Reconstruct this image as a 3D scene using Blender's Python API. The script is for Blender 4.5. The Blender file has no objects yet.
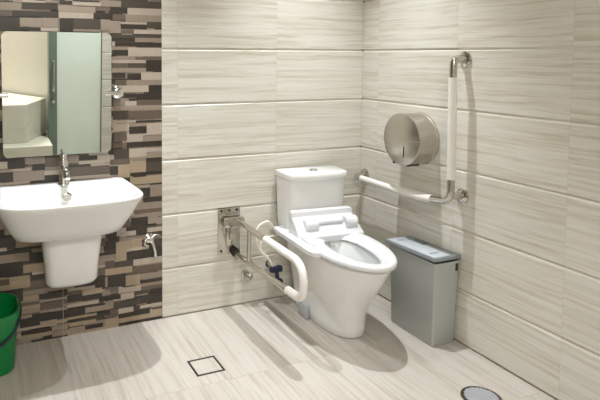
import bpy, bmesh, math, random
from mathutils import Vector, Matrix
from math import sin, cos, pi, radians, sqrt
random.seed(7)
P1, SPA, PP, PL, TILT, EXPO = 345, 69, 4, 150, 2.5, -0.58
SC = bpy.context.scene
COL = SC.collection

# ------------------------------------------------------------------ helpers
def link(name, bm, mat, parent=None, smooth=True, sub=0, bevel=0, angle=40):
    me = bpy.data.meshes.new(name)
    bmesh.ops.recalc_face_normals(bm, faces=bm.faces)
    for f in bm.faces: f.smooth = smooth
    bm.to_mesh(me); bm.free()
    mats = mat if isinstance(mat, (list, tuple)) else [mat]
    for m in mats: me.materials.append(m)
    o = bpy.data.objects.new(name, me); COL.objects.link(o)
    if parent: o.parent = parent
    if bevel:
        b = o.modifiers.new('bevel', 'BEVEL'); b.width = bevel; b.segments = 3; b.limit_method = 'ANGLE'; b.angle_limit = radians(30)
    if sub:
        s = o.modifiers.new('sub', 'SUBSURF'); s.levels = sub; s.render_levels = sub
    if smooth:
        me.set_sharp_from_angle(angle=radians(angle)) if not sub else None
    return o

def tag(o, label=None, cat=None, group=None, kind=None):
    if label: o['label'] = label
    if cat: o['category'] = cat
    if group: o['group'] = group
    if kind: o['kind'] = kind
    return o

def thing(name, label, cat, loc=(0, 0, 0), rotz=0):
    o = bpy.data.objects.new(name, None); COL.objects.link(o)
    o.location = loc; o.rotation_euler = (0, 0, rotz); o.empty_display_size = .05
    return tag(o, label, cat)

def struct(name, bm, mat, smooth=False, **k):
    return tag(link(name, bm, mat, None, smooth, **k), kind='structure')

def add_box(bm, x0, x1, y0, y1, z0, z1, bev=0, seg=2, mi=0):
    r = bmesh.ops.create_cube(bm, size=1, matrix=Matrix.Translation(((x0+x1)/2, (y0+y1)/2, (z0+z1)/2)) @ Matrix.Diagonal((x1-x0, y1-y0, z1-z0, 1)))
    vs = r['verts']; fs = {f for v in vs for f in v.link_faces}
    for f in fs: f.material_index = mi
    if bev:
        es = list({e for v in vs for e in v.link_edges})
        bmesh.ops.bevel(bm, geom=es, offset=bev, segments=seg, profile=.5, affect='EDGES')

def loft(bm, rings, cap0=True, cap1=True, closed=True, mi=0):
    R = [[bm.verts.new(p) for p in r] for r in rings]
    n = len(R[0])
    for a, b in zip(R, R[1:]):
        for i in range(n if closed else n-1):
            j = (i+1) % n
            f = bm.faces.new((a[i], a[j], b[j], b[i])); f.material_index = mi
    if cap0: bm.faces.new(R[0][::-1]).material_index = mi
    if cap1: bm.faces.new(R[-1]).material_index = mi
    return R

def frame_of(t):
    t = t.normalized(); u = Vector((0, 0, 1)) if abs(t.z) < .9 else Vector((1, 0, 0))
    a = t.cross(u).normalized(); return a, t.cross(a).normalized()

def tube(bm, pts, r, seg=16, cap=True, mi=0):
    pts = [Vector(p) for p in pts]; n = len(pts)
    rad = r if isinstance(r, (list, tuple)) else [r]*n
    rings = []; a = None
    for i, p in enumerate(pts):
        t = (pts[min(i+1, n-1)] - pts[max(i-1, 0)]).normalized()
        if a is None: a, b = frame_of(t)
        else:
            a = (a - t*a.dot(t)).normalized(); b = t.cross(a)
        rings.append([p + (a*cos(2*pi*k/seg) + b*sin(2*pi*k/seg))*rad[i] for k in range(seg)])
    loft(bm, rings, cap, cap, mi=mi)

def bend(pts, r, seg=8):
    """polyline with its inner corners rounded by radius r"""
    P = [Vector(p) for p in pts]; out = [P[0]]
    for i in range(1, len(P)-1):
        u = (P[i-1]-P[i]); v = (P[i+1]-P[i]); d = min(r, u.length*.49, v.length*.49)
        a = P[i]+u.normalized()*d; b = P[i]+v.normalized()*d
        for k in range(seg+1):
            t = k/seg; out.append(a*(1-t)**2 + P[i]*2*t*(1-t) + b*t*t)
    out.append(P[-1]); return out

def spline(pts, n=8):
    P = [Vector(p) for p in pts]; out = []
    for i in range(len(P)-1):
        p0 = P[max(i-1, 0)]; p1 = P[i]; p2 = P[i+1]; p3 = P[min(i+2, len(P)-1)]
        for k in range(n):
            t = k/n
            out.append(.5*((2*p1)+(p2-p0)*t+(2*p0-5*p1+4*p2-p3)*t*t+(3*p1-p0-3*p2+p3)*t**3))
    out.append(P[-1]); return out

def disc(bm, c, axis, prof, seg=32, mi=0, caps=True):
    """turned profile: prof = [(distance along axis, radius)]"""
    c = Vector(c); ax = Vector(axis).normalized(); a, b = frame_of(ax)
    loft(bm, [[c + ax*h + (a*cos(2*pi*k/seg)+b*sin(2*pi*k/seg))*max(r, 1e-4) for k in range(seg)] for h, r in prof], caps, caps, mi=mi)

def sup(t, n): return math.copysign(abs(t)**(2/n), t)
def dring(xc, hw, yb, yf, z, nb=8., nf=2.6, ymid=.5, N=56, back=1.):
    """D-shaped plan outline: squarish towards the wall (yb), rounded to the front (yf)"""
    ym = yb + (yf-yb)*ymid; out = []
    for k in range(N):
        a = 2*pi*k/N; c, s = cos(a), sin(a)
        n = nb if s > 0 else nf
        x = sup(c, n)*hw; y = ym + sup(s, n)*((yb-ym) if s > 0 else (ym-yf))
        w = back + (1-back)*min(1, (yb-y)/max(1e-6, yb-ym)) if y > ym else 1
        out.append(Vector((xc + x*w, y, z)))
    return out

# ------------------------------------------------------------------ materials
def mat(name, col, rough=.4, metal=0., spec=.5, coat=0., trans=0.):
    m = bpy.data.materials.new(name); m.use_nodes = True
    b = m.node_tree.nodes['Principled BSDF']
    c = tuple(col)+(1,)
    b.inputs['Base Color'].default_value = c; b.inputs['Roughness'].default_value = rough
    b.inputs['Metallic'].default_value = metal; b.inputs['Specular IOR Level'].default_value = spec
    b.inputs['Coat Weight'].default_value = coat; b.inputs['Coat Roughness'].default_value = .05
    b.inputs['Transmission Weight'].default_value = trans
    nt = m.node_tree
    # a faint procedural variation so no surface is perfectly flat in tone
    tc = nt.nodes.new('ShaderNodeTexCoord'); nz = nt.nodes.new('ShaderNodeTexNoise'); nz.inputs['Scale'].default_value = 9
    mx = nt.nodes.new('ShaderNodeMixRGB'); mx.inputs[1].default_value = c
    mx.inputs[2].default_value = tuple(x*.93 for x in col)+(1,)
    nt.links.new(tc.outputs['Object'], nz.inputs['Vector']); nt.links.new(nz.outputs['Fac'], mx.inputs[0])
    nt.links.new(mx.outputs[0], b.inputs['Base Color'])
    return m

def srgb(r, g, b):
    f = lambda v: (v/255/12.92) if v/255 <= .04045 else ((v/255+.055)/1.055)**2.4
    return (f(r), f(g), f(b))

def grain_mat(name, axis, cols, rough=.3, contrast=1., scl=(1.3, 38.), bump=.02):
    """stone-look tile: long streaks along one axis, each tile with its own offset (attribute 'tint')"""
    m = bpy.data.materials.new(name); m.use_nodes = True; nt = m.node_tree; N = nt.nodes; K = nt.links
    b = N['Principled BSDF']; b.inputs['Roughness'].default_value = rough
    tc = N.new('ShaderNodeTexCoord'); at = N.new('ShaderNodeAttribute'); at.attribute_name = 'tint'
    off = N.new('ShaderNodeVectorMath'); off.operation = 'MULTIPLY_ADD'
    K.new(at.outputs['Color'], off.inputs[0]); off.inputs[1].default_value = (17, 17, 17); K.new(tc.outputs['Object'], off.inputs[2])
    # wavy distortion
    dn = N.new('ShaderNodeTexNoise'); dn.inputs['Scale'].default_value = 2.2; dn.inputs['Detail'].default_value = 2
    K.new(off.outputs[0], dn.inputs['Vector'])
    ds = N.new('ShaderNodeVectorMath'); ds.operation = 'MULTIPLY_ADD'
    K.new(dn.outputs['Color'], ds.inputs[0]); ds.inputs[1].default_value = (.028, .028, .028); K.new(off.outputs[0], ds.inputs[2])
    def streak(lo, hi, detail):
        mp = N.new('ShaderNodeMapping'); s = [hi, hi, hi]; s[axis] = lo; mp.inputs['Scale'].default_value = s
        nz = N.new('ShaderNodeTexNoise'); nz.inputs['Scale'].default_value = 1; nz.inputs['Detail'].default_value = detail; nz.inputs['Roughness'].default_value = .6
        K.new(ds.outputs[0], mp.inputs['Vector']); K.new(mp.outputs[0], nz.inputs['Vector']); return nz
    a = streak(scl[0], scl[1], 3); c = streak(scl[0]*2, scl[1]*4, 4)
    mx = N.new('ShaderNodeMath'); mx.operation = 'MULTIPLY_ADD'; mx.inputs[1].default_value = .35
    K.new(c.outputs['Fac'], mx.inputs[0])
    m2 = N.new('ShaderNodeMath'); m2.operation = 'MULTIPLY'; m2.inputs[1].default_value = .65
    K.new(a.outputs['Fac'], m2.inputs[0]); K.new(m2.outputs[0], mx.inputs[2])
    rp = N.new('ShaderNodeValToRGB'); e = rp.color_ramp.elements
    h = .16/contrast
    e[0].position = .5-h; e[0].color = cols[0]+(1,); e[1].position = .5+h; e[1].color = cols[2]+(1,)
    k = e.new(.5); k.color = cols[1]+(1,)
    K.new(mx.outputs[0], rp.inputs[0])
    hs = N.new('ShaderNodeHueSaturation'); sep = N.new('ShaderNodeSeparateColor'); K.new(at.outputs['Color'], sep.inputs[0])
    mr = N.new('ShaderNodeMapRange'); mr.inputs['To Min'].default_value = .96; mr.inputs['To Max'].default_value = 1.03
    K.new(sep.outputs[1], mr.inputs['Value']); K.new(mr.outputs[0], hs.inputs['Value']); K.new(rp.outputs[0], hs.inputs['Color'])
    K.new(hs.outputs[0], b.inputs['Base Color'])
    bp = N.new('ShaderNodeBump'); bp.inputs['Strength'].default_value = bump; bp.inputs['Distance'].default_value = .004
    K.new(mx.outputs[0], bp.inputs['Height']); K.new(bp.outputs[0], b.inputs['Normal'])
    return m

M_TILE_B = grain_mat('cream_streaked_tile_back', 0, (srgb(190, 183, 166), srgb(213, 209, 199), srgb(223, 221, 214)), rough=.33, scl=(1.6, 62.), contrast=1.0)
M_TILE_R = grain_mat('cream_streaked_tile_right', 1, (srgb(196, 188, 170), srgb(219, 215, 205), srgb(229, 227, 221)), rough=.33, scl=(1.6, 62.), contrast=1.0)  # same tile as the back wall, colours lifted to stand in for missing light
M_FLOOR = grain_mat('striated_floor_tile', 1, (srgb(148, 137, 122), srgb(183, 176, 167), srgb(194, 189, 183)), rough=.38, scl=(1.6, 40.), contrast=.62)
M_GROUT = mat('beige_grout', srgb(170, 158, 138), .8)
M_PLAIN = mat('pale_paint', srgb(234, 231, 222), .6)
M_CEIL = mat('white_ceiling_paint', srgb(196, 194, 188), .7)
M_PORC = mat('white_porcelain', srgb(242, 242, 241), .09, spec=.5, coat=.4)
M_BASIN = mat('white_basin_glaze', srgb(236, 237, 237), .08, coat=.4)
M_PLAST = mat('white_plastic', srgb(226, 227, 230), .25)
M_SLEEVE = mat('white_nylon_sleeve', srgb(240, 236, 230), .3)
M_CHROME = mat('polished_chrome', srgb(238, 238, 236), .1, metal=1)
M_STEEL = mat('stainless_steel', srgb(206, 202, 194), .15, metal=1)
M_DARK = mat('dark_gap', srgb(38, 36, 34), .6)
M_BLUEBK = mat('dark_blue_plastic', srgb(26, 38, 66), .35)
M_HOSE = mat('cream_hose', srgb(232, 228, 214), .35)
M_GREEN = mat('green_plastic', srgb(2, 118, 58), .32)
M_BAIL = mat('dark_navy_handle', srgb(20, 34, 48), .4)
M_BIN = mat('grey_bin_plastic', srgb(176, 180, 178), .35)
M_BINLID = mat('blue_grey_lid_plastic', srgb(136, 142, 144), .3)
M_BININ = mat('pale_grey_blue_inset', srgb(196, 203, 210), .2)
M_MIRROR = mat('mirror_glass', (.95, .97, .95), .0, metal=1)
M_DOOR = mat('pale_green_door', srgb(232, 243, 230), .35)
M_FRAME = mat('grey_green_door_frame', srgb(112, 128, 114), .4)
M_MARBLE = grain_mat('pale_marble', 0, (srgb(206, 204, 186), srgb(220, 218, 202), srgb(228, 226, 212)), scl=(4, 9), contrast=.8)

# brushed steel for the paper dispenser
def brushed():
    m = bpy.data.materials.new('brushed_steel'); m.use_nodes = True; nt = m.node_tree; N = nt.nodes; K = nt.links
    b = N['Principled BSDF']; b.inputs['Metallic'].default_value = 1; b.inputs['Base Color'].default_value = srgb(196, 190, 180)+(1,)
    tc = N.new('ShaderNodeTexCoord'); mp = N.new('ShaderNodeMapping'); mp.inputs['Scale'].default_value = (60, 3, 260)
    nz = N.new('ShaderNodeTexNoise'); nz.inputs['Scale'].default_value = 1; nz.inputs['Detail'].default_value = 3
    mr = N.new('ShaderNodeMapRange'); mr.inputs['To Min'].default_value = .22; mr.inputs['To Max'].default_value = .4
    K.new(tc.outputs['Object'], mp.inputs[0]); K.new(mp.outputs[0], nz.inputs[0]); K.new(nz.outputs['Fac'], mr.inputs['Value'])
    K.new(mr.outputs[0], b.inputs['Roughness']); b.inputs['Anisotropic'].default_value = .5
    return m
M_BRUSH = brushed()

def mosaic_mat():
    m = bpy.data.materials.new('wood_strip_mosaic'); m.use_nodes = True; nt = m.node_tree; N = nt.nodes; K = nt.links
    b = N['Principled BSDF']; b.inputs['Roughness'].default_value = .38
    at = N.new('ShaderNodeAttribute'); at.attribute_name = 'tint'
    tc = N.new('ShaderNodeTexCoord'); mp = N.new('ShaderNodeMapping'); mp.inputs['Scale'].default_value = (220, 30, 12)
    nz = N.new('ShaderNodeTexNoise'); nz.inputs['Scale'].default_value = 1; nz.inputs['Detail'].default_value = 3
    mr = N.new('ShaderNodeMapRange'); mr.inputs['To Min'].default_value = .82; mr.inputs['To Max'].default_value = 1.18
    vm = N.new('ShaderNodeVectorMath'); vm.operation = 'SCALE'
    K.new(tc.outputs['Object'], mp.inputs[0]); K.new(mp.outputs[0], nz.inputs[0]); K.new(nz.outputs['Fac'], mr.inputs['Value'])
    K.new(at.outputs['Color'], vm.inputs[0]); K.new(mr.outputs[0], vm.inputs['Scale']); K.new(vm.outputs[0], b.inputs['Base Color'])
    return m
M_MOS = mosaic_mat()

# ------------------------------------------------------------------ room shell
H = 3.0
T = .0075                      # depth of the cut along the tile edges
def tile_face(bm, lay, org, u, v, nrm, w, h, bw, bh, tint, dep=T, sides=False):
    """one tile: flat face with sloped edges; org = lower left corner, u/v unit axes, nrm outwards"""
    def P(a, b, d): return bm.verts.new(org + u*a + v*b + nrm*d)
    if sides:
        o = [P(0, 0, -dep), P(w, 0, -dep), P(w, h, -dep), P(0, h, -dep)]
        i = [P(bw, bh, 0), P(w-bw, bh, 0), P(w-bw, h-bh, 0), P(bw, h-bh, 0)]
        fs = [bm.faces.new(i)] + [bm.faces.new((o[k], o[(k+1) % 4], i[(k+1) % 4], i[k])) for k in range(4)]
    else:                                   # only the long edges are cut; a hairline joint between neighbours
        g = .0003; r = [[P(a, b, d) for a in (g, w-g)] for b, d in ((0, -dep), (bh, 0), (h-bh, 0), (h, -dep))]
        fs = [bm.faces.new((p[0], p[1], q[1], q[0])) for p, q in zip(r, r[1:])]
    for f in fs:
        for l in f.loops: l[lay] = tint

def rnd_tint(): return (random.random(), random.random(), random.random(), 1)

ZL = [1.4717-.3*i for i in range(5)]            # horizontal joints
zs = [0.] + sorted(ZL) + [1.7717, 2.0717, 2.3717, 2.6717, H]
def tiled_wall(name, xs, org0, u, nrm, mt, slab):
    bm = bmesh.new(); lay = bm.loops.layers.float_color.new('tint')
    for z0, z1 in zip(zs, zs[1:]):
        for a, b in zip(xs, xs[1:]):
            tile_face(bm, lay, org0+u*a+Vector((0, 0, z0)), u, Vector((0, 0, 1)), nrm, b-a, z1-z0, .0009, .009, rnd_tint())
    return bm
# back wall (tiles right of the mosaic, mosaic strips left of it)
bm = tiled_wall('wall_back', [-1.2996, -1.2105, -.6050, 0], Vector((0, 0, 0)), Vector((1, 0, 0)), Vector((0, -1, 0)), M_TILE_B, None)
bm2 = bmesh.new()
add_box(bm, -3.1, .1, T, .12, 0, H, mi=1)
lay = bm.loops.layers.float_color['tint']
PAL = {'D': (52, 46, 40), 'E': (72, 64, 56), 'B': (98, 85, 75), 'M': (142, 128, 115), 'L': (172, 159, 146), 'T': (158, 141, 120)}
def strip(x0, x1, z0, z1, c, y):
    j = random.uniform(.92, 1.08); t = tuple(v*j for v in srgb(*PAL[c]))+(1,)
    P = lambda x, yy, z: bm.verts.new((x, yy, z)); e = .0007
    o = [P(x0, y+.003, z0), P(x1, y+.003, z0), P(x1, y+.003, z1), P(x0, y+.003, z1)]
    i = [P(x0+e, y, z0+e), P(x1-e, y, z0+e), P(x1-e, y, z1-e), P(x0+e, y, z1-e)]
    fs = [bm.faces.new(i)]+[bm.faces.new((o[k], o[(k+1) % 4], i[(k+1) % 4], i[k])) for k in range(4)]
    for f in fs:
        f.material_index = 2
        for l in f.loops: l[lay] = t
z = 0.
while z < H:
    hgt = random.choice((.014, .022, .03, .042)); x = -3.1 - random.uniform(0, .1); ch = ''
    while x < -1.2996:
        w = random.choice((.06, .1, .14, .2, .26)); c = random.choice([q for q in 'DEBMLMD' if q != ch]); ch = c
        x1 = min(x+w, -1.2996)
        if x1-x > .004: strip(max(x, -3.1), x1, z, min(z+hgt, H), c, .0004)
        x += w
    z += hgt
MOS = '''-1600,-1517,1684,1717,M;-1517,-1314,1682,1721,E;-1600,-1582,1652,1682,M;-1582,-1484,1651,1683,D;-1484,-1314,1645,1681,L;-1600,-1561,1618,1647,D;-1561,-1494,1617,1648,B;-1494,-1314,1611,1648,M;-1601,-1520,1550,1614,M;-1520,-1380,1598,1610,L;-1380,-1314,1580,1614,E;-1520,-1380,1572,1596,D;-1520,-1450,1549,1570,B;-1450,-1314,1548,1572,L;-1601,-1565,1530,1547,D;-1565,-1314,1529,1544,E;-1571,-1445,1507,1529,D;-1445,-1314,1506,1529,M;-1566,-1550,1484,1507,L;-1550,-1314,1483,1505,D;-1571,-1482,1464,1482,M;-1482,-1314,1431,1478,L;-1566,-1482,1435,1464,D;-1566,-1445,1413,1431,M;-1445,-1315,1413,1429,B;-1566,-1386,1396,1413,L;-1386,-1315,1352,1413,D;-1567,-1483,1372,1396,B;-1483,-1386,1371,1396,E;-1567,-1386,1349,1372,M;-1567,-1496,1320,1346,D;-1488,-1413,1317,1343,D;-1413,-1315,1308,1348,L;-1552,-1491,1284,1310,B;-1491,-1304,1280,1309,M;-1562,-1372,1244,1281,L;-1372,-1304,1238,1281,D;-1500,-1441,1215,1240,D;-1441,-1304,1203,1237,D;-1563,-1479,1175,1215,M;-1479,-1441,1200,1212,D;-1441,-1304,1174,1203,B;-1500,-1438,1173,1199,L;-1563,-1304,1149,1175,M;-1565,-1479,1103,1149,E;-1479,-1304,1099,1146,B;-1566,-1442,1085,1099,L;-1442,-1304,1082,1094,D;-1566,-1479,1042,1082,L;-1479,-1384,1025,1063,D;-1479,-1384,1063,1080,M;-1384,-1304,1015,1077,L;-1559,-1490,988,1038,B;-1490,-1404,982,1015,L;-1404,-1305,981,1013,M;-1565,-1517,956,983,B;-1517,-1491,890,983,B;-1491,-1305,952,982,D;-1480,-1385,901,946,L;-1385,-1305,924,943,L;-1385,-1305,892,924,M;-1560,-1480,893,951,E;-1481,-1388,888,898,M;-1388,-1305,860,892,D;-1607,-1475,867,896,B;-1475,-1388,818,877,T;-1388,-1300,817,869,E;-1608,-1539,815,860,D;-1539,-1475,797,862,T;-1459,-1389,793,817,D;-1476,-1300,754,794,T;-1545,-1476,774,795,D;-1444,-1367,687,730,D;-1367,-1300,680,745,M;-1465,-1367,732,750,M;-1406,-1300,651,680,D;-1433,-1300,616,654,M;-1455,-1300,595,618,B;-1455,-1406,575,592,M;-1406,-1300,570,590,M;-1472,-1379,534,577,D;-1379,-1300,534,567,M;-1499,-1384,478,532,D;-1384,-1300,489,513,L;-1531,-1445,482,509,L;-1385,-1301,461,489,E;-1611,-1554,416,470,D;-1554,-1473,354,457,T;-1473,-1412,412,459,T;-1412,-1300,408,451,E;-1498,-1375,399,416,L;-1498,-1412,352,399,D;-1412,-1300,355,400,D;-1612,-1562,320,362,B;-1562,-1458,315,352,E;-1462,-1300,317,350,L;-1612,-1466,284,320,T;-1466,-1363,275,311,B;-1363,-1300,272,309,B;-1613,-1599,224,278,M;-1599,-1503,222,282,D;-1503,-1425,213,268,T;-1425,-1300,213,232,D;-1425,-1300,234,266,M;-1613,-1542,188,221,B;-1542,-1419,176,207,L;-1419,-1300,175,196,B;-1614,-1530,149,170,D;-1530,-1457,140,174,L;-1457,-1300,103,148,D;-1614,-1569,103,149,M;-1569,-1426,101,132,E;-1426,-1300,76,93,L;-1614,-1543,55,97,B;-1543,-1370,44,66,D;-1370,-1300,17,59,T;-1543,-1300,17,42,T;-1543,-1482,-19,15,D;-1615,-1543,0,52,T;-2101,-2043,1690,1697,D;-2101,-2003,1650,1688,M;-2003,-1834,1659,1691,D;-2003,-1895,1691,1701,L;-1895,-1831,1693,1705,M;-1831,-1763,1690,1708,D;-1763,-1626,1705,1711,D;-1832,-1649,1650,1681,M;-1763,-1621,1684,1702,L;-1649,-1574,1660,1683,B;-1621,-1574,1684,1716,M;-2102,-2048,1621,1650,B;-2048,-1834,1621,1651,D;-1832,-1659,1620,1650,L;-1659,-1575,1625,1651,D;-2094,-2013,1554,1618,D;-2013,-1909,1573,1617,M;-1909,-1832,1571,1620,M;-2014,-1917,1556,1571,D;-1831,-1761,1555,1615,D;-1761,-1624,1567,1620,E;-1624,-1575,1564,1619,M;-1917,-1833,1553,1571,L;-1762,-1624,1555,1567,M;-2115,-2082,924,962,E;-2082,-2002,883,937,D;-2116,-2082,886,922,L;-2002,-1907,900,935,M;-1906,-1831,898,930,B;-2083,-1973,870,883,L;-1968,-1907,866,898,D;-1907,-1832,880,895,B;-1907,-1832,866,880,M;-1831,-1740,893,934,M;-1740,-1647,902,924,D;-1647,-1581,899,924,L;-1741,-1581,882,900,L;-1787,-1681,868,883,D;-1681,-1581,863,879,L;-1832,-1582,823,871,B;-2117,-2057,819,868,D;-2057,-1910,818,868,M;-1910,-1832,811,840,D;-2117,-2056,868,884,M;-1910,-1832,840,864,L;-1833,-1582,809,823,L;-2118,-1978,805,819,L;-1982,-1833,803,815,D;-2121,-2075,620,659,M;-2120,-2038,659,683,D;-2122,-2075,589,620,T;-2123,-2051,498,548,E;-2051,-1934,489,534,T;-2124,-2093,465,498,L;-2093,-1976,461,483,D;-1976,-1930,456,477,M;-2125,-2073,431,459,T;-2073,-1989,418,463,M;-1991,-1930,410,456,D;-2120,-2019,352,422,D;-2019,-1915,358,400,T;-2127,-2086,314,347,M;-1982,-1921,320,345,D;-2085,-1986,307,347,T;-1986,-1916,280,315,B;-2128,-1986,288,308,T;-2123,-2021,218,283,D;-1977,-1920,318,341,D;-1977,-1920,343,358,L;-1987,-1901,283,311,B;-2081,-1987,298,325,T;-2127,-2083,310,342,B;-2128,-1988,284,302,T;-2119,-2021,221,277,D;-2022,-1949,215,241,T;-1946,-1808,212,239,D;-1808,-1629,172,208,D;-1732,-1629,198,226,T;-1808,-1732,210,229,B;-1629,-1587,179,206,M;-1645,-1587,150,171,D;-1946,-1809,196,208,M;-1941,-1809,170,193,B;-1809,-1646,145,164,L;-2069,-1942,192,205,B;-2060,-1942,174,188,T;-2070,-1942,150,174,M;-1981,-1810,101,138,D;-1809,-1718,98,143,D;-1718,-1588,103,130,M;-2052,-1981,129,144,T;-2038,-1943,81,124,D;-1943,-1810,73,92,T;-1810,-1657,82,96,T;-1656,-1588,74,96,D;-1800,-1719,66,79,D;-1719,-1625,58,75,E;-1800,-1662,44,64,T;-1880,-1805,39,60,M;-2034,-1982,43,63,D;-1982,-1885,41,62,D;-1885,-1806,7,38,M;-1801,-1719,17,39,M;-1719,-1626,15,36,D;-2035,-1886,21,41,T;-1988,-1806,-1,9,D;-1801,-1589,-2,15,T'''
for k, s in enumerate(MOS.split(';')):
    a, b, c, d, e = s.split(','); a, b, c, d = [int(v)/1000 for v in (a, b, c, d)]
    if b > -1.335: b = -1.2996
    if a < -2.07: a -= .06
    strip(a, b, c, d, e, -.0003-.000015*k)
for x in (-1.8285, -2.43):                       # joints between the mosaic sheets
    add_box(bm, x-.0012, x+.0012, -.0042, 0, 0, H, mi=1)
struct('wall_back', bm, [M_TILE_B, M_GROUT, M_MOS])

bm = tiled_wall('wall_right', [-4.352, -3.752, -3.152, -2.552, -1.952, -1.352, -.752, -.152, 0], Vector((0, 0, 0)), Vector((0, 1, 0)), Vector((-1, 0, 0)), M_TILE_R, None)
add_box(bm, T, .12, -4.4, 0, 0, H, mi=1)
struct('wall_right', bm, [M_TILE_R, M_GROUT])
# floor
bm = bmesh.new(); lay = bm.loops.layers.float_color.new('tint')
xs = [-3.1, -3.03, -2.4215, -1.816, -1.2085, -.604, 0]; ys = [-5.4, -4.88, -4.28, -3.68, -3.08, -2.48, -1.878, -1.278, -.678, 0]
for a, b in zip(xs, xs[1:]):
    for c, d in zip(ys, ys[1:]):
        tile_face(bm, lay, Vector((a, c, 0)), Vector((1, 0, 0)), Vector((0, 1, 0)), Vector((0, 0, 1)), b-a, d-c, .0012, .0012, rnd_tint(), .002, True)
add_box(bm, -3.1, T+.001, -5.4, T+.001, -.1, -.002, mi=1)
struct('floor', bm, [M_FLOOR, M_GROUT])
bm = bmesh.new(); add_box(bm, -3.2, .1, -5.5, .1, H, H+.1); struct('ceiling', bm, M_CEIL)
bm = bmesh.new(); add_box(bm, -3.2, -3.1, -5.4, 0, 0, H); struct('wall_left', bm, mat('taupe_paint', srgb(150, 140, 126), .6))
# wall opposite the mirror: tiled pier, pale green door leaf, entrance lobby beyond
bm = bmesh.new(); lay = bm.loops.layers.float_color.new('tint')
for z0, z1 in zip(zs, zs[1:]):
    for a, b in ((-.93, -.6), (-.6, 0)):
        tile_face(bm, lay, Vector((b, -3.45, z0)), Vector((-1, 0, 0)), Vector((0, 0, 1)), Vector((0, 1, 0)), b-a, z1-z0, .0009, .009, rnd_tint())
add_box(bm, -.93, 0, -3.6, -3.45-T, 0, H, mi=1)
add_box(bm, -1.5, -.93, -3.6, -3.5, 2.15, H, mi=2)
struct('wall_front', bm, [M_TILE_B, M_GROUT, M_PLAIN])
bm = bmesh.new(); add_box(bm, -3.1, 0, -5.5, -5.4, 0, H); struct('wall_lobby', bm, M_PLAIN)

bm = bmesh.new(); add_box(bm, -1.405, -.935, -3.53, -3.49, .01, 2.14, .003)
door = struct('door_1', bm, M_DOOR)
bm = bmesh.new(); add_box(bm, -1.495, -1.41, -3.56, -3.44, 0, 2.15, .004); link('door_frame', bm, M_FRAME, door, False)
bm = bmesh.new()
tube(bm, bend([(-1.45, -3.44, .76), (-1.45, -3.39, .76), (-1.45, -3.39, 1.09), (-1.45, -3.44, 1.09)], .02), .009)
disc(bm, (-1.45, -3.44, .65), (0, 1, 0), [(0, .02), (.008, .02), (.01, .012), (.02, .012)], 20)
link('door_handle', bm, M_STEEL, door)
# lobby back wall set at an angle and the marble bench against it
bm = bmesh.new(); add_box(bm, -3.1, -1.5, -5.4, -3.1, .001, .25); add_box(bm, -3.1, -1.3, -5.4, -3.6, .001, .25)
struct('lobby_platform', bm, M_MARBLE)  # raised lobby floor added under the bench
a = Vector((-1.40, -3.62, 0)); b = Vector((-2.75, -5.27, 0)); d = (b-a).normalized(); n = Vector((d.y, -d.x, 0))
if n.y > 0: n = -n
bm = bmesh.new(); q = a - d*.06
loft(bm, [[q+Vector((0, 0, zz)), b+Vector((0, 0, zz)), b+n*.08+Vector((0, 0, zz)), q+n*.08+Vector((0, 0, zz))] for zz in (0, H)])
struct('wall_alcove', bm, M_PLAIN)
bm = bmesh.new()
base = [Vector((-2.55, -3.28, 0)), Vector((-1.74, -3.28, 0)), Vector((-1.50, -3.68, 0))+Vector((0, -.02, 0)), Vector((-2.03, -4.33, 0)), Vector((-2.55, -4.9, 0))]
loft(bm, [[p+Vector((0, 0, zz)) for p in base] for zz in (.25, .65)])
o = link('marble_bench', bm, M_MARBLE, None, False, bevel=.006)
tag(o, 'low pale marble bench block seen only in the mirror, beyond the doorway', 'bench')

# ------------------------------------------------------------------ mirror
def rrect(w, h, r, n=8):
    out = []
    for cx, cz, a0 in ((w-r, h-r, 0), (-w+r, h-r, 90), (-w+r, -h+r, 180), (w-r, -h+r, 270)):
        for k in range(n+1):
            a = radians(a0+90*k/n); out.append((cx+r*cos(a), cz+r*sin(a)))
    return out
MX, MZ, MW, MH = -1.844, 1.247, .26, .302
mir = thing('wall_mirror', 'rounded rectangular tilting mirror above the white washbasin', 'mirror', (MX, -.06, MZ))
mir.rotation_euler = (radians(TILT), 0, 0)
bm = bmesh.new(); pr = rrect(MW, MH, .028)
loft(bm, [[Vector((x*s, y, z*s)) for x, z in pr] for y, s in ((.004, 1), (-.0005, 1), (-.002, .995))])
link('mirror_glass', bm, M_MIRROR, mir, smooth=False)
for sx in (1, -1):
    bm = bmesh.new()
    disc(bm, (sx*(MW+.036), .062, 0), (0, -1, 0), [(0, .016), (.03, .016), (.032, .033), (.042, .034), (.05, .028), (.056, .014), (.058, .0)], 28)
    kn = link('pivot_knob', bm, M_CHROME, mir)
    bm = bmesh.new()
    tube(bm, [(sx*(MW+.03), -.0, 0), (sx*(MW-.028), -.0, 0)], .0125, 14); 
    o = link('pivot_clip', bm, M_STEEL, kn)
mir.rotation_euler = (radians(TILT), 0, 0)

# ------------------------------------------------------------------ basin
bs = thing('washbasin', 'white wall-hung washbasin with half pedestal under the mirror', 'washbasin', (-1.83, 0, .36))
ZB = .36
def br(hw, yf, z, yb=-.003, nf=3.2, nb=18, back=.965, ymid=.62): return dring(0, hw, yb, yf, z-ZB, nb, nf, ymid, 64, back)
bm = bmesh.new()
rings = [br(.15, -.27, .605), br(.222, -.335, .606), br(.246, -.36, .618), br(.270, -.39, .66), br(.294, -.428, .71), br(.312, -.46, .755), br(.323, -.483, .782), br(.326, -.489, .793), br(.325, -.487, .799), br(.320, -.481, .802),
         br(.312, -.473, .801)]
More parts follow.
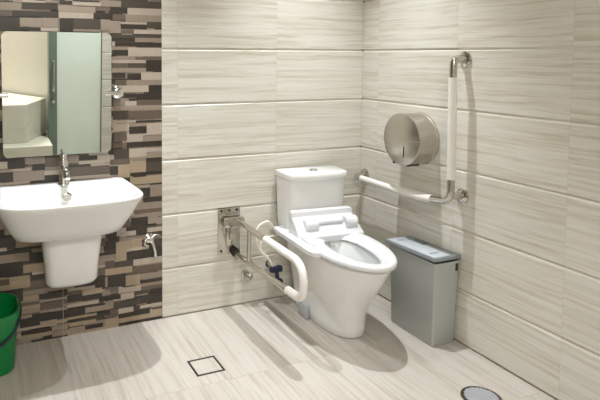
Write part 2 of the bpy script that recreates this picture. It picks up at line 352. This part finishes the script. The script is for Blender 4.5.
# bowl inside: the deck at the back stays, the hollow starts at y=-.115
def inn(hw, yb, yf, z): return dring(0, hw, yb, yf, z-ZB, 5, 3.0, .55, 64, .97)
rings += [inn(.304, -.095, -.465, .798), inn(.296, -.105, -.456, .788), inn(.272, -.118, -.432, .752), inn(.225, -.14, -.39, .715), inn(.17, -.17, -.34, .69), inn(.09, -.21, -.29, .683)]
loft(bm, rings)
bowl = link('bowl', bm, M_BASIN, bs, angle=60)
bm = bmesh.new()
def pr_(hw, yf, z): return dring(.022, hw, -.003, yf, z-ZB, 8, 3.6, .6, 48, .96)
loft(bm, [pr_(.092, -.18, .332), pr_(.112, -.205, .338), pr_(.124, -.222, .358), pr_(.128, -.242, .45), pr_(.139, -.262, .55), pr_(.145, -.27, .615)])
link('half_pedestal', bm, M_BASIN, bs)
bm = bmesh.new()
disc(bm, (.012, -.123, .752-ZB), (0, -1, .15), [(0, .021), (.006, .021), (.008, .014), (.004, .013), (.004, 0)], 24)
link('overflow_ring', bm, M_STEEL, bowl)
bm = bmesh.new(); disc(bm, (0, -.25, .684-ZB), (0, 0, 1), [(0, .022), (.004, .022), (.006, .014), (.009, .0)], 24); link('drain_plug', bm, M_CHROME, bowl)

fa = thing('basin_faucet', 'chrome single-lever faucet standing on the back of the washbasin', 'faucet', (-1.826, -.065, .80))
bm = bmesh.new(); disc(bm, (0, 0, -.001), (0, 0, 1), [(0, .027), (.006, .027), (.01, .024), (.09, .0235), (.115, .025), (.128, .021), (.13, 0)], 28)
link('body', bm, M_CHROME, fa)
bm = bmesh.new(); tube(bm, spline([(0, -.01, .075), (0, -.05, .082), (0, -.095, .07), (0, -.115, .05)]), [.020]*8+[.018]*8+[.016]*9, 18)
link('spout', bm, M_CHROME, fa)
bm = bmesh.new()
disc(bm, (0, 0, .128), (0, 0, 1), [(0, .018), (.014, .019), (.022, .014), (.024, 0)], 24)
tube(bm, [(0, .0, .145), (-.006, .015, .165), (-.012, .03, .19)], [.008, .0065, .005], 12)
link('lever', bm, M_CHROME, fa)

# ------------------------------------------------------------------ small chrome taps on the walls
tp = thing('wall_tap', 'small chrome angle tap on the mosaic wall right of the washbasin', 'tap', (-1.375, 0, .46))
bm = bmesh.new(); disc(bm, (0, -.002, 0), (0, -1, 0), [(0, .026), (.006, .026), (.01, .016), (.012, .012), (.05, .012), (.055, 0)], 24)
link('tap_body', bm, M_CHROME, tp)
bm = bmesh.new(); tube(bm, spline([(0, -.045, .0), (.006, -.055, -.02), (.016, -.06, -.06), (.018, -.06, -.085)]), .0085, 12); link('spout', bm, M_CHROME, tp)
bm = bmesh.new(); tube(bm, spline([(0, -.05, .0), (-.012, -.06, .012), (.02, -.06, .03), (.042, -.055, .024)]), [.007]*8+[.006]*8+[.004]*9, 10)
tube(bm, spline([(-.004, -.045, .012), (-.03, -.05, .006), (-.036, -.05, -.018), (-.016, -.05, -.032)]), .0075, 10); link('handle', bm, M_STEEL, tp)

vk = thing('wall_valve', 'small chrome valve on the cream wall below the hinged grab bar', 'valve', (-.80, 0, .175))
bm = bmesh.new(); disc(bm, (0, -.001, 0), (0, -1, 0), [(0, .027), (.006, .027), (.009, .015), (.04, .014), (.045, 0)], 24); link('valve_body', bm, M_STEEL, vk)
bm = bmesh.new(); disc(bm, (.004, -.038, 0), (.5, -1, -.3), [(0, .013), (.004, .021), (.018, .021), (.022, .014), (.023, 0)], 10); link('valve_knob', bm, M_CHROME, vk)

# ------------------------------------------------------------------ hinged grab bar
gx = -.868
gb = thing('folding_grab_bar', 'hinged U-shaped grab bar with white sleeve, left of the toilet', 'grab bar', (gx, 0, .30))
def G(y, z): return Vector((0, y, z-.30))
bm = bmesh.new(); add_box(bm, -.104, .032, -.006, -.0005, .012, .277, .004)
pl = link('wall_plate', bm, M_STEEL, gb)
bm = bmesh.new()
add_box(bm, -.082, .03, -.058, -.006, .175, .232, .008)
add_box(bm, -.095, .028, -.014, -.006, .238, .248, .003)
add_box(bm, -.056, .012, -.018, -.005, .06, .17, .005)
tube(bm, [(-.085, -.04, .205), (.034, -.04, .205)], .024, 20)
link('hinge_block', bm, M_STEEL, pl)
for x, z in ((-.084, .262), (-.036, .262), (.012, .262), (-.084, .03), (.016, .03)):
    bm = bmesh.new(); disc(bm, (x, -.006, z), (0, -1, 0), [(0, .0075), (.004, .0065), (.006, 0)], 12); link('screw', bm, M_DARK, pl)
loop = bend([G(-.05, .508), G(-.738, .495), G(-.757, .328), G(-.03, .312)], .098, 12)
L_ = [0]
for p, q in zip(loop, loop[1:]): L_.append(L_[-1]+(q-p).length)
def cut(a, b):
    out = []
    for p, q, s, t in zip(loop, loop[1:], L_, L_[1:]):
        if t < a or s > b: continue
        u0 = max(0, (a-s)/(t-s)); u1 = min(1, (b-s)/(t-s))
        if not out: out.append(p.lerp(q, u0))
        out.append(p.lerp(q, u1))
    return out
S0 = .33; S1 = L_[-1]-.575
bm = bmesh.new(); tube(bm, cut(0, S0+.01), .0165, 18); link('upper_rail', bm, M_STEEL, gb)
bm = bmesh.new(); tube(bm, cut(S1-.01, L_[-1]), .0155, 18); link('lower_rail', bm, M_STEEL, gb)
bm = bmesh.new(); tube(bm, cut(S0, S1), .0195, 22); link('grip_sleeve', bm, M_SLEEVE, gb)
bm = bmesh.new(); tube(bm, [G(-.19, .506), G(-.19, .316)], .0125, 14); link('strut', bm, M_STEEL, gb)
bm = bmesh.new(); disc(bm, G(-.004, .318), (0, -1, 0), [(0, .024), (.012, .026), (.03, .022), (.034, .016)], 20); link('rubber_collar', bm, M_DARK, gb)

# ------------------------------------------------------------------ toilet
PHI = radians(-4.5)
to = thing('toilet', 'white close-coupled toilet with an electronic bidet seat, by the corner', 'toilet', (-.425, -.035, 0), PHI)
# bowl and skirt
def S(xc, hw, yb, yf, z, nf=2.3, nb=6, ymid=.45, back=1): return dring(xc, hw, yb, yf, z, nb, nf, ymid, 64, back)
bm = bmesh.new()
rings = [S(.015, .118, -.05, -.548, .0, 2.4), S(.015, .124, -.045, -.558, .006, 2.4), S(.015, .123, -.045, -.560, .05, 2.4), S(.012, .126, -.04, -.575, .12, 2.35), S(.01, .135, -.03, -.618, .2, 2.3),
         S(.01, .150, -.02, -.685, .28, 2.25), S(.008, .164, -.015, -.738, .35, 2.2), S(.004, .172, -.012, -.772, .40, 2.15), S(.0, .175, -.012, -.784, .418, 2.15), S(.0, .170, -.015, -.778, .427, 2.15)]
rings += [dring(.006, h, yb, yf, z, 2.2, 2.1, .5, 64) for h, yb, yf, z in ((.105, -.30, -.74, .43), (.098, -.31, -.73, .42), (.092, -.32, -.715, .37), (.08, -.34, -.66, .30), (.06, -.38, -.58, .24), (.03, -.43, -.52, .215))]
loft(bm, rings); body = link('bowl', bm, M_PORC, to, angle=65)
bm = bmesh.new(); loft(bm, [dring(.006, h, -.345, -.655, z, 2.2, 2.1, .5, 40) for h, z in ((.074, .288), (.074, .2885))])
link('water', bm, mat('bowl_water', srgb(180, 200, 205), .03, spec=.6), body)
# bolt cover at the foot of the skirt
bm = bmesh.new(); add_box(bm, -.138, -.108, -.29, -.20, .003, .080, .006)

tag(link('bolt_cover', bm, mat('pale_grey_plastic', srgb(180, 184, 188), .4), body), 'pale grey bolt cover at the foot')
# cistern
def Tn(w, yb, yf, z, nf=5.5): return dring(-.005, w, yb, yf, z, 14, nf, .35, 64, 1)
bm = bmesh.new()
loft(bm, [Tn(.150, -.004, -.165, .40), Tn(.168, -.003, -.175, .42), Tn(.178, -.002, -.182, .5), Tn(.182, -.001, -.184, .6), Tn(.185, 0, -.187, .745)])
cis = link('cistern', bm, M_PORC, to)
def bow(ring, amt, ybk):
    out = []
    for p in ring:
        k = 1-min(1, abs(p.x+.005)/.2)**2
        out.append(Vector((p.x, p.y - (amt*k if p.y < -.1 else 0), p.z)))
    return out
bm = bmesh.new()
rr = [Tn(.187, .002, -.190, .7455), Tn(.192, .004, -.194, .750), Tn(.194, .005, -.196, .771), Tn(.191, .003, -.193, .779), Tn(.182, -.006, -.184, .7815)]
loft(bm, [bow(r, .022, 0) for r in rr]); lid = link('cistern_lid', bm, M_PORC, cis)
bm = bmesh.new(); disc(bm, (0, -.10, .7805), (0, 0, 1), [(0, .027), (.004, .026), (.0045, .022), (.0065, .021), (.008, .0)], 28); link('flush_button', bm, M_CHROME, lid)
# bidet seat
bm = bmesh.new()
def egg(s, z, hw, yb, yf):
    out = []
    for k in range(72):
        a = 2*pi*k/72; c, q = cos(a), sin(a)
        ym = yb+(yf-yb)*.40
        n = 2.6 if q > 0 else 2.0
        x = sup(c, n)*hw; y = ym + sup(q, n)*((yb-ym) if q > 0 else (ym-yf))
        out.append(Vector((x-.002, y, z)))
    return out
o_ = dict(hw=.192, yb=-.27, yf=-.838); i_ = dict(hw=.092, yb=-.315, yf=-.752)
def mixr(a, b, t): return [p.lerp(q, t) for p, q in zip(a, b)]
O = egg(0, 0, .192, -.20, -.815); I = [p + Vector((.006, 0, 0)) for p in egg(0, 0, .088, -.318, -.735)]
prof = [(.06, .4385), (0, .441), (-.01, .448), (.0, .458), (.06, .4655), (.25, .4685), (.55, .465), (.85, .455), (.97, .447), (1.0, .440), (.97, .437), (.9, .4365)]
rings = []
for t, z in prof: rings.append([Vector((p.x, p.y, z)) for p in mixr(O, I, t)])
rings.append(rings[0])
loft(bm, rings, False, False); seat = link('seat_ring', bm, M_PLAST, to, angle=70)
bmesh.ops
# rear housing of the bidet seat, a profile swept across the width
bm = bmesh.new()
prof = [(-.198, .437), (-.198, .578), (-.204, .588), (-.224, .589), (-.234, .583), (-.238, .556), (-.252, .548), (-.292, .508), (-.322, .478), (-.332, .468), (-.332, .437)]
rings = []
for x, s in ((-.199, .90), (-.196, .97), (-.186, 1), (.160, 1), (.172, .97), (.176, .90)):
    rings.append([Vector((x + (.022*min(1, (-.238-y)/.1) if (x > 0 and y < -.238) else 0), -.27+(y+.27)*(.96 if s < .95 else 1), .437+(z-.437)*s)) for y, z in prof])
loft(bm, rings); hs = link('bidet_housing', bm, M_PLAST, seat, bevel=.003)
for x0, x1 in ((-.148, -.070), (.098, .172)):   # lid hinge barrels
    bm = bmesh.new(); tube(bm, [(x0, -.280, .521), (x0+.004, -.280, .521), (x1-.004, -.280, .521), (x1, -.280, .521)], [.029, .033, .033, .029], 22); link('hinge_barrel', bm, M_PLAST, seat)
bm = bmesh.new(); add_box(bm, -.066, .094, -.290, -.252, .518, .543, .011, 3); link('front_pad', bm, M_PLAST, seat)
# control panel along the left side
bm = bmesh.new()
pts = [(-.150, -.06), (-.232, -.075), (-.241, -.10), (-.236, -.50), (-.222, -.535), (-.19, -.545), (-.165, -.52), (-.150, -.38)]
loft(bm, [[Vector((x, y, z)) for x, y in pts] for z in (.437, .466)])
cp = link('side_panel', bm, M_PLAST, seat, bevel=.006)
bm = bmesh.new()
tube(bm, spline([(-.178, -.31, .475), (-.183, -.38, .471), (-.178, -.45, .466)]), .009, 12); link('panel_ridge', bm, M_PLAST, cp)
bm = bmesh.new(); tube(bm, [(-.02, -.328, .43), (-.015, -.37, .415)], .006, 10); link('spray_nozzle', bm, M_STEEL, seat)

# ------------------------------------------------------------------ supply valve and hoses
bv = thing('supply_valve', 'dark blue angle valve and cream hoses behind the grab bar', 'valve', (-.645, 0, .195))
bm = bmesh.new(); tube(bm, [(0, -.001, .025), (0, -.10, .025)], .011, 14); disc(bm, (0, -.001, .025), (0, -1, 0), [(0, .024), (.006, .024), (.008, .012)], 20)
link('inlet_pipe', bm, M_STEEL, bv)
bm = bmesh.new(); add_box(bm, -.045, .03, -.12, -.085, .008, .042, .008)
tube(bm, [(-.004, -.10, .02), (.008, -.10, -.05)], .012, 14); disc(bm, (.012, -.10, -.04), (.15, 0, -1), [(0, .02), (.012, .026), (.022, .024), (.024, 0)], 8)
link('valve_body', bm, M_BLUEBK, bv)
bm = bmesh.new(); tube(bm, spline([(-.018, -.085, .260), (-.06, -.1, .305), (-.115, -.10, .288), (-.135, -.10, .235), (-.115, -.10, .155), (-.065, -.105, .10), (-.03, -.105, .045)]), .0065, 12); link('hose', bm, M_HOSE, bv)
bm = bmesh.new(); tube(bm, spline([(.03, -.09, .215), (-.06, -.1, .215), (-.105, -.10, .185), (-.09, -.10, .12), (-.05, -.10, .085), (-.01, -.10, .04)]), .0045, 12); link('hose', bm, M_HOSE, bv)

# ------------------------------------------------------------------ bin
bn = thing('slim_waste_bin', 'slim grey plastic waste bin with lid between toilet and right wall', 'waste bin', (-.093, -.655, 0))
def rr_(hx, hy, z, r=.012, cx=0, cy=0):
    return [Vector((cx+x, cy+y, z)) for x, y in rrect(hx, hy, r, 4)]
bm = bmesh.new()
loft(bm, [rr_(.067, .151, .001), rr_(.070, .155, .006), rr_(.079, .168, .412), rr_(.081, .170, .414), rr_(.081, .170, .425), rr_(.076, .165, .425), rr_(.07, .158, .405)])
link('bin_body', bm, M_BIN, bn)
bm = bmesh.new(); loft(bm, [rr_(.084, .180, .4265, .007), rr_(.086, .183, .4275, .007), rr_(.086, .183, .441, .007), rr_(.0835, .1805, .4445, .006)])
bl = link('lid', bm, M_BINLID, bn); 
bl.rotation_euler = (radians(-1.6), 0, 0); bl.location = (0, 0, .004)
bm = bmesh.new(); add_box(bm, -.078, .024, -.172, .172, .4445, .4475, .002); link('lid_inset', bm, M_BININ, bl)
bm = bmesh.new(); add_box(bm, .028, .066, .02, .14, .4445, .447, .001); link('hinge_cover', bm, mat('dark_grey_blue', srgb(84, 98, 102), .3), bl)
for x, y, l in ((-.025, -.115, .03), (-.02, .125, .022)):
    bm = bmesh.new(); add_box(bm, x-l, x+l, y-.006, y+.006, .4470, .4480, .0004); link('lid_recess', bm, mat('recess_grey', srgb(112, 124, 136), .3), bl)
bm = bmesh.new(); add_box(bm, .052, .066, -.1705, -.164, .375, .412, .001); tag(link('latch_slot', bm, M_DARK, bn), 'dark latch slot under the lid')

# ------------------------------------------------------------------ paper dispenser
dp = thing('paper_dispenser', 'round brushed steel toilet paper dispenser on the right wall', 'dispenser', (0, -.514, .995))
bm = bmesh.new(); disc(bm, (-.001, 0, 0), (-1, 0, 0), [(0, .139), (.012, .139), (.014, .137), (.122, .137)], 72); link('drum', bm, M_BRUSH, dp)
bm = bmesh.new(); disc(bm, (-.1235, 0, 0), (-1, 0, 0), [(0, .139), (.008, .139), (.0105, .136), (.0105, 0)], 72); cv = link('front_cover', bm, M_BRUSH, dp)
bm = bmesh.new(); add_box(bm, -.1352, -.1338, -.028, -.021, -.095, -.035, .0004); link('sight_slot', bm, M_DARK, cv)
bm = bmesh.new(); add_box(bm, -.10, -.03, -.03, .055, -.143, -.13, .002); link('paper_mouth', bm, M_DARK, dp)
for y in (-.044, .060):
    bm = bmesh.new(); add_box(bm, -.128, -.108, y-.008, y+.008, -.139, -.122, .002); link('cover_catch', bm, M_DARK, dp)

# ------------------------------------------------------------------ L-shaped bar
lb = thing('angled_grab_bar', 'L-shaped wall grab bar with white sleeves and chrome elbows', 'grab bar', (0, -.815, .71))
bx = -.08; z0 = .71; y0 = -.815
def W(x, y, z): return Vector((x, y-y0, z-z0))
bm = bmesh.new(); tube(bm, bend([W(-.004, y0+.006, 1.425), W(bx, y0+.006, 1.425), W(bx, y0+.006, 1.325)], .07, 12), .0185, 20); link('top_elbow', bm, M_STEEL, lb)
bm = bmesh.new(); tube(bm, [W(bx, y0+.006, 1.335), W(bx, y0, .835)], .0205, 20); link('vertical_sleeve', bm, M_SLEEVE, lb)
bm = bmesh.new(); tube(bm, bend([W(bx, y0, .845), W(bx, y0, .722), W(bx, -.675, .708)], .075, 12), .0185, 20)
tube(bm, bend([W(bx, y0+.012, .755), W(-.04, y0+.0, .748), W(-.004, y0, .746)], .02, 6), .0175, 18); link('corner_elbow', bm, M_STEEL, lb)
bm = bmesh.new(); hp = spline([W(bx, -.69, .709), W(bx, -.55, .701), W(bx, -.36, .6995), W(bx, -.115, .7015)])
tube(bm, hp, [.0195 + .002*sin(6*i/len(hp)) for i in range(len(hp))], 20); link('horizontal_sleeve', bm, M_SLEEVE, lb)
bm = bmesh.new(); tube(bm, bend([W(bx, -.13, .701), W(bx, -.055, .703), W(-.004, -.05, .705)], .03, 8), .0175, 18); link('end_elbow', bm, M_STEEL, lb)
for y, z in ((y0+.006, 1.425), (y0, .746), (-.05, .705)):
    bm = bmesh.new(); disc(bm, W(-.0008, y, z), (-1, 0, 0), [(0, .037), (.007, .037), (.012, .031), (.016, .022)], 32)
    f = link('flange', bm, M_STEEL, lb)

# ------------------------------------------------------------------ floor drains
fd = thing('square_floor_drain', 'square tile-insert floor drain with a dark frame', 'floor drain', (-1.259, -.538, 0))
bm = bmesh.new()
A = .069; Bq = .060
for x0, x1, y0_, y1_ in ((-A, A, -A, -Bq), (-A, A, Bq, A), (-A, -Bq, -Bq, Bq), (Bq, A, -Bq, Bq)): add_box(bm, x0, x1, y0_, y1_, -.0015, .0022)
link('frame', bm, M_DARK, fd, False)
bm = bmesh.new(); lay = bm.loops.layers.float_color.new('tint')
tile_face(bm, lay, Vector((-.0585, -.0585, .0015)), Vector((1, 0, 0)), Vector((0, 1, 0)), Vector((0, 0, 1)), .117, .117, .001, .001, (.3, .6, .2, 1), .002, True)
link('tile_insert', bm, M_FLOOR, fd, False)
rd = thing('round_floor_drain', 'round perforated metal floor drain near the right wall', 'floor drain', (-.278, -1.212, 0))
bm = bmesh.new(); disc(bm, (0, 0, .0), (0, 0, 1), [(0, .082), (.004, .081), (.005, .072), (.003, .070)], 48); link('ring', bm, mat('dull_bronze_rim', srgb(96, 86, 74), .35, metal=.8), rd)
bm = bmesh.new(); disc(bm, (0, 0, .0015), (0, 0, 1), [(0, .07), (.002, .07)], 48, mi=1)
for k in range(-7, 8):
    w = sqrt(max(0, .068**2-(k*.0092)**2))
    if w > .005:
        add_box(bm, -w, w, k*.0092-.0034, k*.0092+.0034, .0035, .0052); add_box(bm, k*.0092-.0034, k*.0092+.0034, -w, w, .0035, .0049)
link('grate', bm, [mat('light_grey_metal', srgb(176, 178, 186), .35, metal=.3), M_DARK], rd, False)

# ------------------------------------------------------------------ bucket
bk = thing('green_bucket', 'green plastic bucket with dark handle on the floor under the basin', 'bucket', (-2.205, -.155, 0))
def rb(r, z): return [Vector((x, y, z)) for x, y in rrect(r, r*.98, r*.62, 8)]
bm = bmesh.new()
loft(bm, [rb(.122, .001), rb(.128, .006), rb(.1425, .225), rb(.1445, .24), rb(.152, .243), rb(.1545, .272), rb(.152, .279), rb(.1455, .279), rb(.139, .24), rb(.124, .012)])
link('bucket_body', bm, M_GREEN, bk)
bm = bmesh.new()
pts = [Vector((.158*cos(a), .158*sin(a)*1.0-.0, .262+.115*sin(a))) for a in [radians(-d) for d in range(0, 181, 9)]]
pts = [Vector((p.x*1.0, p.y*1.02, p.z)) for p in pts]
tube(bm, pts, .0085, 10); disc(bm, (.150, 0, .262), (1, 0, 0), [(0, .014), (.012, .014), (.014, 0)], 16); disc(bm, (-.150, 0, .262), (-1, 0, 0), [(0, .014), (.012, .014), (.014, 0)], 16)
link('handle', bm, M_BAIL, bk)

# ------------------------------------------------------------------ lamps
def downlight(x, y, power, size=95, r=.022, blend=1., lab=''):
    d = thing('ceiling_downlight', lab, 'ceiling light', (x, y, H))
    bm = bmesh.new(); disc(bm, (0, 0, -.0005), (0, 0, -1), [(0, .06), (.004, .058), (.006, .045), (.004, .044)], 32); link('trim_ring', bm, M_CHROME, d)
    bm = bmesh.new(); disc(bm, (0, 0, -.001), (0, 0, -1), [(0, .043), (.002, .043)], 32)
    m = bpy.data.materials.get('lamp_lens')
    if not m:
        m = mat('lamp_lens', (1, .95, .88), .4); b = m.node_tree.nodes['Principled BSDF']
        b.inputs['Emission Color'].default_value = (1, .93, .82, 1); b.inputs['Emission Strength'].default_value = 12
    link('lens', bm, m, d)
    l = bpy.data.lights.new('downlight', 'SPOT'); l.energy = power; l.spot_size = radians(size); l.spot_blend = blend; l.shadow_soft_size = r; l.color = (.945, .98, 1)
    o = bpy.data.objects.new('downlight_lamp', l); COL.objects.link(o); o.parent = d; o.location = (0, 0, -.05)
    return d
downlight(-1.76, -.45, P1, SPA, lab='ceiling downlight nearest the washbasin')
downlight(-.55, -.50, P1, SPA, lab='ceiling downlight nearest the right wall over the toilet')
downlight(-1.15, -2.75, P1*.95, 88, lab='added unseen downlight that brightens the green door')  # invented fixture, added to brighten the door reflected in the mirror
def panel(x, y, sx, sy, power, lab, col=(1, .97, .9)):
    d = thing('added_fill_panel', lab, 'ceiling light', (x, y, H))
    bm = bmesh.new(); add_box(bm, -sx/2-.02, sx/2+.02, -sy/2-.02, sy/2+.02, -.02, -.0005, .003); link('fill_panel_frame', bm, M_CEIL, d, False)
    bm = bmesh.new(); add_box(bm, -sx/2, sx/2, -sy/2, sy/2, -.022, -.0195)
    m = bpy.data.materials.get('fill_panel_diffuser')
    if not m:
        m = mat('fill_panel_diffuser', (1, 1, 1), .5); b = m.node_tree.nodes['Principled BSDF']
        b.inputs['Emission Color'].default_value = (1, .96, .9, 1); b.inputs['Emission Strength'].default_value = 3
    link('diffuser', bm, m, d, False)
    l = bpy.data.lights.new('panel', 'AREA'); l.shape = 'RECTANGLE'; l.size = sx; l.size_y = sy; l.energy = power; l.color = col
    o = bpy.data.objects.new('fill_panel_lamp', l); COL.objects.link(o); o.parent = d; o.location = (0, 0, -.03)
panel(-1.5, -2.05, 1.2, .6, PP, 'added wide fill panel, unseen, on the ceiling in the middle of the room')  # added as general fill light, not a known fixture
panel(-2.2, -4.3, .6, .6, PL, 'added small fill panel, unseen, that brightens the entrance lobby')  # added so the lobby reads bright in the mirror, no known fixture

w = bpy.data.worlds.new('World'); SC.world = w; w.use_nodes = True
w.node_tree.nodes['Background'].inputs[0].default_value = (.9, .92, 1, 1); w.node_tree.nodes['Background'].inputs[1].default_value = .2

# ------------------------------------------------------------------ camera
cd = bpy.data.cameras.new('Camera'); cam = bpy.data.objects.new('Camera', cd); COL.objects.link(cam)
cam.location = (-2.2213, -2.9227, 1.4346); cam.rotation_mode = 'XYZ'; cam.rotation_euler = (1.5075, -.0031, -.3962)
cd.sensor_width = 36; cd.sensor_fit = 'HORIZONTAL'; cd.lens = 572.75/600*36; cd.shift_x = .1435; cd.shift_y = -.1794; cd.clip_start = .02
SC.camera = cam
SC.view_settings.view_transform = 'Standard'; SC.view_settings.look = 'None'; SC.view_settings.exposure = EXPO; SC.view_settings.gamma = 1; SC.view_settings.use_curve_mapping = False
